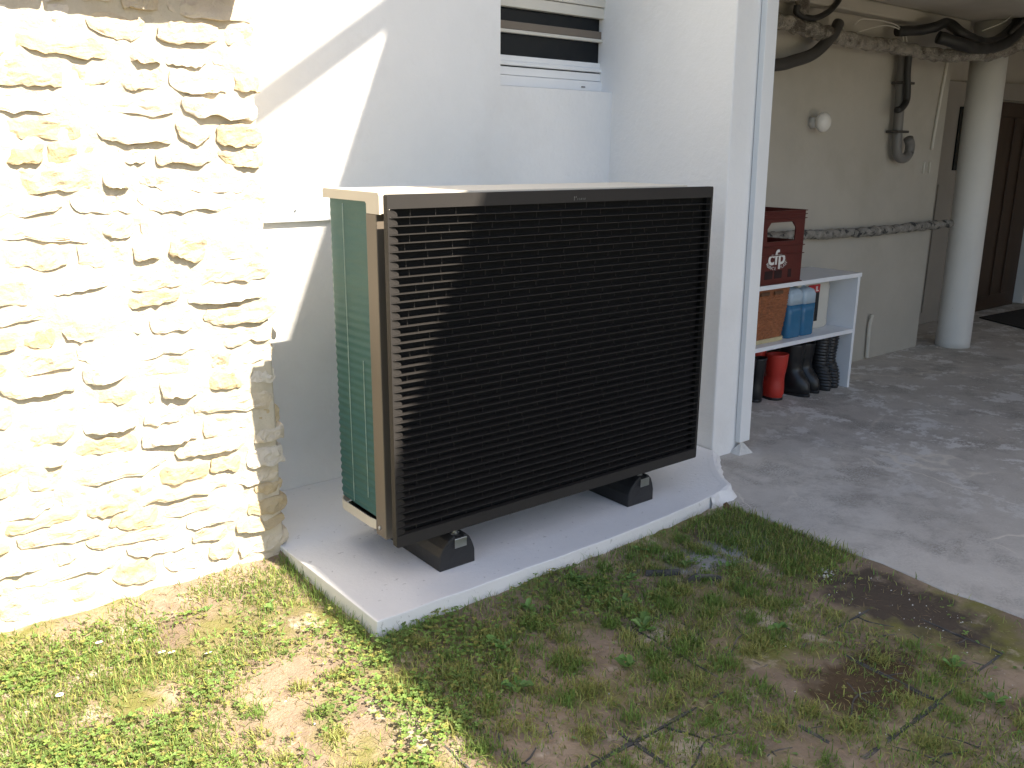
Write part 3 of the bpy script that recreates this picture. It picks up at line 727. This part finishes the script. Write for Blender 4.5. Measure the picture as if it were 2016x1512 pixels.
boot(2.685, .665, .232, .052, REDR, 'bright red rubber boot under the shelf, in front of the other red one', 'red boots', toe=.06, ang=3.14)
boot(2.855, .690, .270, .060, BLACKR, 'tall black rubber boot next to the red boots', 'tall black boots', toe=.10)
boot(2.965, .700, .262, .058, BLACKR, 'tall black rubber boot beside the ribbed boots', 'tall black boots', toe=.10)
boot(3.060, .655, .288, .047, BLACKR, 'ribbed black rubber boot beside the tall black boots', 'ribbed black boots', rib=.13, toe=.05)
boot(3.150, .665, .290, .046, BLACKR, 'ribbed black rubber boot touching the right shelf panel', 'ribbed black boots', rib=.13, toe=.05)

# lamp on the garage wall
lp = thing('wall_lamp', 'small round white lamp on the garage wall above the crate', 'lamp', (3.13, .885, 1.37))
mb = MB(); mb.loft([[(3.13+r_*math.cos(2*math.pi*k/24), y_, 1.37+r_*math.sin(2*math.pi*k/24)) for k in range(24)] for y_, r_ in ((.8845,.03),(.86,.028),(.845,.024))]); mb.build('base', PVC, lp, smooth=True)
mb = MB(); mb.loft([[(3.13+.052*math.sin(math.radians(a))*math.cos(2*math.pi*k/24), .815+.036*math.cos(math.radians(a)), 1.37+.052*math.sin(math.radians(a))*math.sin(2*math.pi*k/24)) for k in range(24)] for a in range(8, 180, 14)]); mb.build('globe', BULB, lp, smooth=True)

def pipe(name, pts, r, mt, label, cat, n=10, wob=0, freq=18, seg=10, group=None):
    P = smooth_path(pts, seg); mb = MB(); mb.tube(P, r, n, wob=wob, freq=freq, seed=len(name)); o = mb.build(name, mt, smooth=True); return tag(o, label, cat, group)
pipe('insulated_pipe', [(1.95,.82,1.835),(2.643,.80,1.822),(2.852,.80,1.81),(3.12,.80,1.80),(3.41,.80,1.785),(3.72,.80,1.787),(3.95,.76,1.770),(4.10,.66,1.758),(4.25,.60,1.768),(4.44,.59,1.787),(4.69,.59,1.836),(4.83,.59,1.905),(5.0,.58,1.99)],
     .036, FOIL, 'crumpled foil wrapped pipe hanging under the garage ceiling', 'pipe', 16, .35, 22, 26)
pipe('lagged_pipe', [(2.0,.845,.785),(2.86,.845,.782),(3.24,.845,.775),(3.76,.845,.765),(4.3,.845,.770),(4.72,.82,.775),(4.78,.80,.775)], .026, WOOL, 'grey lagged pipe running along the garage wall behind the crate', 'pipe', 14, .45, 30, 30)
pipe('thick_hose', [(2.2,.78,1.60),(2.629,.79,1.622),(2.791,.79,1.652),(2.957,.79,1.70),(3.098,.79,1.795),(3.16,.80,1.86)], .030, HOSE, 'thick dark hose curving up to the foil pipe', 'hose', 14)
pipe('loop_cable', [(2.79,.80,1.91),(2.795,.80,1.875),(2.86,.79,1.858),(2.95,.79,1.866),(3.06,.79,1.91),(3.13,.79,1.97),(3.15,.79,2.02)], .015, CABLE, 'black cable looping down from the ceiling beside the pier', 'cable')
pipe('junction_boot', [(2.83,.80,1.94),(2.84,.80,1.90),(2.85,.80,1.875)], .03, FOIL, 'crumpled foil stub at the ceiling where the looping cable ends', 'pipe', 12, .5, 25)
pipe('cable_bundle', [(3.72,.79,1.868),(3.86,.75,1.880),(3.95,.70,1.900),(4.06,.69,1.928),(4.10,.62,1.875),(4.22,.60,1.845),(4.36,.59,1.840),(4.50,.585,1.875),(4.62,.58,1.935),(4.72,.58,2.02),(4.80,.58,2.09)], .028, CABLE, 'thick black cable bundle arching above the foil pipe', 'cable', 12, .12)
pipe('cable_bundle', [(3.96,.68,1.845),(4.05,.61,1.815),(4.20,.585,1.800),(4.34,.575,1.803),(4.50,.565,1.838),(4.62,.56,1.895),(4.73,.56,1.98),(4.80,.56,2.06)], .034, CABLE, 'black cable bundle sagging just over the foil pipe near the column', 'cable', 12, .12)
pipe('ceiling_cable', [(4.52,.54,1.90),(4.62,.535,1.96),(4.70,.53,2.02)], .012, HOSE, 'thin dark cable beside the thick bundles at the right edge', 'cable')
for q, pts in enumerate(([(3.28,.785,1.86),(3.35,.78,1.895),(3.55,.77,1.90),(3.72,.775,1.88),(3.80,.785,1.80)], [(3.33,.79,1.83),(3.5,.785,1.87),(3.62,.78,1.885),(3.78,.78,1.86),(3.85,.79,1.79)], [(4.30,.60,1.90),(4.48,.57,1.96),(4.60,.56,2.03)])):
    pipe('wire', pts, .0035, WHITEC, ['pale thin wire looped over the foil pipe, upper one', 'pale thin wire looped over the foil pipe, lower one', 'pale thin wire beside the black bundles'][q], 'wire', 5, group='loose wires')
dp = thing('drain_pipe', 'grey drain pipe with a hooked trap on the garage wall', 'pipe', (3.93, .80, 1.2))
mb = MB(); mb.tube(smooth_path([(3.89,.835,1.80),(3.90,.835,1.64),(3.912,.835,1.5),(3.925,.835,1.36),(3.925,.83,1.25),(3.945,.825,1.20),(4.0,.82,1.185),(4.05,.82,1.21),(4.06,.82,1.26),(4.03,.82,1.30)], 8), .028, 14); mb.build('pipe', GPIPE, dp, smooth=True)
for zz in (1.60, 1.33): MB().box(3.865, 3.985, .795, .875, zz, zz+.014).build('clamp', HOSE, dp, bevel=.003)
pipe('cut_cable', [(3.86,.785,1.79),(3.868,.785,1.66),(3.885,.78,1.55),(3.880,.78,1.50),(3.83,.775,1.463),(3.785,.775,1.452)], .019, CABLE, 'black cable with a cut end strapped to the drain pipe', 'cable')
pipe('conduit', [(4.49,.875,1.92),(4.485,.875,1.75),(4.46,.875,1.55),(4.44,.875,1.36),(4.43,.875,1.24)], .010, WHITEC, 'thin white conduit on the garage wall left of the column', 'conduit', 8)
pipe('broken_tube', [(3.93,.868,-.03),(3.925,.868,.08),(3.92,.868,.17),(3.925,.86,.245)], .012, WHITEC, 'short broken white tube standing at the foot of the garage wall', 'tube', 8)
for q, x in enumerate((4.36, 4.43)): tag(MB().box(x, x+.012, .872, .8845, 1.095, 1.165).build('wall_bracket', WHITEC, bevel=.003), ['small white wall bracket, the one nearer the lamp', 'small white wall bracket, the one nearer the column'][q], 'bracket', 'wall brackets')

# ------------------------------------------------------------------ plastic paving grid, mostly buried
pg = thing('paving_grid', 'black plastic grass paving grid half buried in the soil', 'paving grid', (.5, -.8, -.05))
MS = .342; CS = MS/3
def wall_strip(mb, pts, w, zt, hgt=.03):
    for i in range(len(pts)-1):
        a, b = Vector(pts[i]), Vector(pts[i+1]); d = (b-a); L_ = d.length
        if L_ < 1e-6: continue
        o_ = Vector((d.y/L_, -d.x/L_))*w/2
        za = float(height(a.x, a.y)) ; 
        mb.hexa([(a.x+o_.x,a.y+o_.y,zt-hgt),(a.x-o_.x,a.y-o_.y,zt-hgt),(b.x-o_.x,b.y-o_.y,zt-hgt),(b.x+o_.x,b.y+o_.y,zt-hgt)],
                [(a.x+o_.x,a.y+o_.y,zt),(a.x-o_.x,a.y-o_.y,zt),(b.x-o_.x,b.y-o_.y,zt),(b.x+o_.x,b.y+o_.y,zt)])
for ix in range(-2, 4):
    for iy in range(-3, 2):
        ox, oy = .105 + ix*MS, -.828 + iy*MS
        if oy + MS > -.16 or ox < -.5 or ox + MS > 1.30: continue
        mb = MB(); zt = -.0565 + random.uniform(-.003, .003)
        g = .003
        for e in (g, MS-g):
            wall_strip(mb, [(ox+e, oy+g+k*(MS-2*g)/6) for k in range(7)], .005, zt)
            wall_strip(mb, [(ox+g+k*(MS-2*g)/6, oy+e) for k in range(7)], .005, zt)
        for c in (1, 2):
            wall_strip(mb, [(ox+c*CS+.020*math.sin(2*math.pi*k/16*1.5+c), oy+.006+k*(MS-.012)/16) for k in range(17)], .0032, zt-.001)
            wall_strip(mb, [(ox+.006+k*(MS-.012)/16, oy+c*CS+.020*math.sin(2*math.pi*k/16*1.5+2*c)) for k in range(17)], .0032, zt-.001)
        mb.build('mat', GRID, pg, fix=False)
# lifted broken piece of grid near the pad
br = thing('broken_grid_piece', 'broken piece of black plastic grid sticking out of the soil near the pad', 'grid piece', (.80, -.40, -.05))
mb = MB(); wall_strip(mb, [(.70,-.30),(.75,-.335),(.79,-.36)], .0045, -.036, .04); mb.build('strip', GRID, br, fix=False); mb = MB(); wall_strip(mb, [(.755,-.42),(.80,-.41),(.84,-.445),(.85,-.47)], .0045, -.034, .04); mb.build('strip', GRID, br, fix=False); mb = MB(); wall_strip(mb, [(.66,-.27),(.70,-.28)], .0045, -.040, .04)
mb.build('strip', GRID, br, fix=False)

# ------------------------------------------------------------------ vegetation
def in_shape(x, y):
    ok = (y < .455) & ~((x > -.15) & (y > -.128)) & (x < 1.335) & (x > -1.6) & (y > -1.75)
    return ok
def colors(n, base, jit):
    c = np.array(base)[None,:]*(1 + jit*(rng.random((n,1))-.5)*2); c = c*(1 + .25*jit*(rng.random((n,3))-.5)*2); return np.clip(c, 0, 1)
VB, FB3, FB4, CB = [], [], [], []
vcount = 0
def push_blades(x, y, L, w, lean, col, flat=None):
    global vcount
    n = len(x); z = height(x, y) - .003
    az = rng.random(n)*2*np.pi; fx, fy = np.cos(az), np.sin(az)
    px, py = -fy, fx
    up = np.sqrt(np.clip(1-lean**2, .02, 1))
    b1 = np.stack([x-px*w/2, y-py*w/2, z], -1); b2 = np.stack([x+px*w/2, y+py*w/2, z], -1)
    mx, my, mz = x+fx*lean*L*.45, y+fy*lean*L*.45, z+up*L*.55
    m1 = np.stack([mx-px*w*.42, my-py*w*.42, mz], -1); m2 = np.stack([mx+px*w*.42, my+py*w*.42, mz], -1)
    tz = z + up*L*(.95-.35*lean); t = np.stack([x+fx*lean*L*1.15, y+fy*lean*L*1.15, tz], -1)
    V = np.stack([b1, b2, m2, m1, t], 1).reshape(-1, 3)
    i0 = vcount + np.arange(n)*5
    FB4.append(np.stack([i0, i0+1, i0+2, i0+3], -1)); FB3.append(np.stack([i0+3, i0+2, i0+4], -1))
    VB.append(V); CB.append(np.repeat(col, 5, axis=0)); vcount += 5*n
def flush(name, mt, label, cat):
    global vcount
    me = bpy.data.meshes.new(name); V = np.concatenate(VB); f = []
    if FB4: f += np.concatenate(FB4).tolist()
    if FB3: f += np.concatenate(FB3).tolist()
    me.from_pydata(V.tolist(), [], f)
    c = np.clip(np.concatenate(CB)*1.25, 0, .6); c = np.concatenate([c, np.ones((len(c),1))], 1).astype(np.float32)
    at = me.color_attributes.new('Col', 'FLOAT_COLOR', 'POINT'); at.data.foreach_set('color', c.ravel())
    VB.clear(); FB3.clear(); FB4.clear(); CB.clear(); vcount = 0
    return tag(link(name, me, mt), label, cat, kind='stuff')
GREEN = (.15,.22,.05); YEL = (.27,.275,.085); DARKG = (.05,.095,.025); STRAW = (.30,.22,.11)

# general short lawn grass
n = 260000; x = rng.uniform(-1.6, 1.34, n); y = rng.uniform(-1.75, .46, n)
pn = fbm(x, y, 4.5, 41); lawn = x < (-.13 + .0*y)
bare = np.exp(-(((x+.40)/.16)**2 + ((y+.12)/.08)**2)) + np.exp(-(((x+.47)/.12)**2 + ((y+.30)/.10)**2)) + np.exp(-(((x+.24)/.07)**2 + ((y-.10)/.10)**2))
dens = np.where(lawn, np.clip((pn-.33)*4.2, .08, 1)*np.clip(1-bare*1.1, 0, 1)*np.clip((.47-y)/.10, .05, 1), np.clip((pn-.38)*2.8, .06, .7))
gridzone = (~lawn) & (y < -.52)
dens = np.where(gridzone, dens*.65, dens)
dens = np.where((x > 1.02) & (y > -.66), np.clip((x-1.02)/.08, 0, 1)*1.0*np.clip((y+.68)/.12, 0, 1), dens)
dens = np.where((x > .98) & (y < -.68), .05*(pn > .5), dens)
ok = in_shape(x, y) & (rng.random(n) < dens); x, y = x[ok], y[ok]; n = len(x)
L = rng.uniform(.010, .032, n); L = np.where((x > 1.02) & (y > -.66), L*1.35, L)
push_blades(x, y, L*1.15, rng.uniform(.0017,.0032,n), rng.uniform(.15,.9,n), np.where((rng.random(n) < .45)[:,None], colors(n, YEL, .45), colors(n, GREEN, .5)))
# dry straw lying about
n = 40000; x = rng.uniform(-1.6, 1.34, n); y = rng.uniform(-1.75, .46, n)
ok = in_shape(x, y) & (rng.random(n) < np.where(x < -.13, .9, .35)); x, y = x[ok], y[ok]; n = len(x)
push_blades(x, y, rng.uniform(.01,.035,n), rng.uniform(.0008,.0016,n), rng.uniform(.93,.995,n), colors(n, STRAW, .4))
# tufts in the grid cells
tx, ty = [], []
for cx in np.arange(.105-6*CS+CS/2, 1.30, CS):
    for cy in np.arange(-.828-9*CS+CS/2, -.20, CS):
        if rng.random() < .80: tx.append(cx+rng.normal(0,.012)); ty.append(cy+rng.normal(0,.012))
for k in range(70): tx.append(rng.uniform(-.15, 1.0)); ty.append(rng.uniform(-.75, -.25))
for a, b in zip(tx, ty):
    if a > 1.02 and b < -.62: continue
    if -.02 < a-.62 < .30 and -1.12 < b < -.90 and rng.random() < .7: continue
    n = int(rng.uniform(40, 150)); x = a + rng.normal(0, .016, n); y = b + rng.normal(0, .016, n); ok = in_shape(x, y); x, y = x[ok], y[ok]; n = len(x)
    if n == 0: continue
    base = GREEN if rng.random() < .5 else YEL
    push_blades(x, y, rng.uniform(.016,.042,n), rng.uniform(.0017,.0032,n), rng.uniform(.15,.9,n), colors(n, base, .3))
# fringe along the pad, left side and front
n = 900; x = np.concatenate([rng.normal(-.163,.010,500), rng.uniform(-.15,1.3,400)]); y = np.concatenate([rng.uniform(-.12,.42,500), -.138-np.abs(rng.normal(0,.02,400))])
push_blades(x, y, rng.uniform(.02,.055,n), rng.uniform(.0012,.0022,n), rng.uniform(.05,.6,n), colors(n, GREEN, .4))
flush('grass', GRASSM, 'short patchy grass growing on the bare soil', 'grass')

# clover and small round weeds
def push_leaves(x, y, z, r, az, tilt, asp, col):
    """one folded leaf each: 7 points, outline as a small fan"""
    global vcount
    n = len(x); ax, ay = np.cos(az), np.sin(az); st, ct = np.sin(tilt), np.cos(tilt)
    d = np.stack([ax*ct, ay*ct, st], -1); s = np.stack([-ay, ax, np.zeros(n)], -1); o = np.stack([x, y, z], -1)
    u = np.cross(s, d); u = -u
    r_ = r[:,None]; w = (r*asp)[:,None]; cup = (r*rng.uniform(.10,.30,n))[:,None]
    P = [o, o+d*r_*.35+s*w*.42+u*cup*.5, o+d*r_*.75+s*w*.5+u*cup, o+d*r_*1.0+s*w*.18+u*cup*.3, o+d*r_*1.0-s*w*.18+u*cup*.3, o+d*r_*.75-s*w*.5+u*cup, o+d*r_*.35-s*w*.42+u*cup*.5, o+d*r_*.6]
    V = np.stack(P, 1).reshape(-1, 3); i0 = vcount + np.arange(n)*8
    for a, b in ((0,1),(1,2),(2,3),(3,4),(4,5),(5,6),(6,0)): FB3.append(np.stack([i0+a, i0+b, i0+7], -1))
    VB.append(V); CB.append(np.repeat(col, 8, axis=0)); vcount += 8*n
n = 90000; x = rng.uniform(-1.6, 1.25, n); y = rng.uniform(-1.7, .46, n)
pn = fbm(x, y, 5.5, 77); lawn = x < -.13; d = np.clip(-.128-y, 0, 9)
bare = np.exp(-(((x+.40)/.18)**2 + ((y+.12)/.10)**2)) + np.exp(-(((x+.47)/.14)**2 + ((y+.30)/.12)**2)) + np.exp(-(((x+.26)/.10)**2 + ((y-.20)/.12)**2))
dens = np.where(lawn, np.clip((pn-.40)*5, 0, .75)*np.clip(1-1.2*bare, 0, 1)*np.clip((.43-y)/.16, 0, 1), np.clip((pn-.36)*4, 0, .8)*np.exp(-(d/.24)**2)*np.clip((1.1-x)/.5, 0, 1) + .10*(pn > .55))
dens = np.where((~lawn) & (y < -.6), dens*.35, dens)
ok = in_shape(x, y) & (rng.random(n) < dens); x, y = x[ok], y[ok]; n = len(x); print('clover', n)
hz = height(x, y) + rng.uniform(.003,.022,n); rr_ = rng.uniform(.0040,.0085,n); a0 = rng.random(n)*6.28
cc = colors(n, (.15,.225,.055), .35); cc = np.where((rng.random(n) < .22)[:,None], colors(n, (.26,.26,.07), .2), cc)
for k in range(3): push_leaves(x, y, hz, rr_, a0+k*2.094+rng.normal(0,.15,n), rng.uniform(-.25,.45,n), rng.uniform(.8,1.1,n), cc)
# larger oblong leaves (plantain / dandelion rosettes)
for (cx, cy, k, s_) in [(.30,-.62,7,.038),(.46,-.52,9,.040),(.10,-.35,7,.042),(.63,-.30,6,.034),(.28,-.24,7,.036),(.75,-.74,9,.028),(.95,-1.12,8,.034),(.88,-1.25,8,.034),(.50,-.20,7,.032),(.79,-.18,6,.030),(.02,-.52,5,.045),(.52,-.38,6,.034),(.84,-.34,7,.026),(.93,-.42,6,.024),(-.45,.30,6,.022),(-.30,.20,6,.024)]:
    xx = np.full(k, cx)+rng.normal(0,.006,k); yy = np.full(k, cy)+rng.normal(0,.006,k)
    push_leaves(xx, yy, height(xx,yy)+.008, rng.uniform(.6,1.1,k)*s_, np.arange(k)*6.28/k+rng.normal(0,.3,k), rng.uniform(.1,.6,k), rng.uniform(.40,.62,k), colors(k, (.14,.235,.065), .25))
n = 700; x = rng.uniform(-1.3,1.2,n); y = rng.uniform(-1.5,.4,n); ok = in_shape(x,y); x, y = x[ok], y[ok]; n = len(x)
push_leaves(x, y, height(x,y)+.004, rng.uniform(.007,.016,n), rng.random(n)*6.28, rng.uniform(-.05,.5,n), rng.uniform(.35,.6,n), colors(n, (.14,.22,.065), .35))
flush('clover', CLOVM, 'low clover and broad leaved weeds in the lawn', 'clover')

# pale grit and chips
mb = MB()
def chip(mb, x, y, r, zoff=0):
    z = float(height(x, y))+zoff; a = random.random()*6.28; v = []
    for k in range(6):
        an = a+k*math.pi/3; q = r*random.uniform(.6,1.1); v.append((x+q*math.cos(an), y+q*.75*math.sin(an), z-.002+random.uniform(-.001,.001)))
    v.append((x, y, z+r*random.uniform(.35,.7))); mb.add(v, [(k, (k+1)%6, 6) for k in range(6)])
for k in range(160):
    x, y = random.uniform(-.9,1.3), random.uniform(-1.4,.4)
    if in_shape(np.array(x), np.array(y)): chip(mb, x, y, random.choice([.002,.003,.004,.006]))
for k in range(26): chip(mb, random.gauss(1.16,.025), random.gauss(-.625,.02), random.uniform(.004,.011))
for k in range(40): chip(mb, random.uniform(1.0,1.25), random.uniform(-1.05,-.7), random.uniform(.002,.006))
mb.build('pale_chips', CHIP, fix=False); tag(bpy.data.objects['pale_chips'], 'pale stone chips and grit scattered on the soil', 'chips', kind='stuff')
# daisies
YEL_C = mat('daisy_centre', (.65,.42,.03), .8); PETAL = mat('daisy_petal', (.82,.82,.80), .6, .03)
def daisy(x, y, h, r, label, group):
    z = float(height(x, y)); t = thing('daisy', label, 'flower', (x, y, z), group); lx = random.uniform(-.006,.006)
    mb = MB(); mb.tube([(x,y,z-.004),(x+lx*.5,y,z+h*.5),(x+lx,y,z+h)], .0007, 5); mb.build('stem', mat_stem, t)
    mb = MB(); c = Vector((x+lx, y, z+h)); tl = random.uniform(-.5,.1)
    for k in range(13):
        a = 2*math.pi*k/13; d = Vector((math.cos(a), math.sin(a), tl*math.sin(a)+.12)); s = Vector((-math.sin(a), math.cos(a), 0))*r*.17
        mb.add([c+d*r*.2-s*.6, c+d*r*.2+s*.6, c+d*r*.8+s, c+d*r, c+d*r*.8-s], [(0,1,2,3,4)])
    mb.build('petals', PETAL, t, fix=False)
    mb = MB(); mb.loft([[(c.x+q*r*.3*math.cos(2*math.pi*k/10), c.y+q*r*.3*math.sin(2*math.pi*k/10), c.z+zz) for k in range(10)] for q, zz in ((1,0),(.9,.0015),(.4,.003))]); mb.build('centre', YEL_C, t, smooth=True)
mat_stem = mat('stem_green', (.08,.13,.03), .6)
daisy(.440, -.150, .030, .0085, 'single white daisy against the front of the concrete pad', None)
for (x, y, lb) in ((-.616,.133,'white daisy in the sunlit lawn, left one of the closest pair'),(-.597,.120,'white daisy in the sunlit lawn, right one of the closest pair'),(-.519,.058,'white daisy in the sunlit lawn, the one farthest from the stone wall'),(-.727,.277,'white daisy in the sunlit lawn, the one nearest the stone wall'),(-.86,.10,'white daisy at the far left of the sunlit lawn')):
    daisy(x, y, random.uniform(.015,.028), .0095, lb, 'daisies in the lawn')
# dead leaf beside the pad corner
lf = MB(); z = float(height(1.30,-.15)); lf.add([(1.285,-.135,z+.004),(1.30,-.16,z+.010),(1.318,-.150,z+.006),(1.312,-.120,z+.028),(1.298,-.115,z+.022)], [(0,1,4),(1,2,3),(1,3,4)])
tag(lf.build('dead_leaf', LEAFB, fix=False), 'curled brown dead leaf by the right corner of the pad', 'leaf')
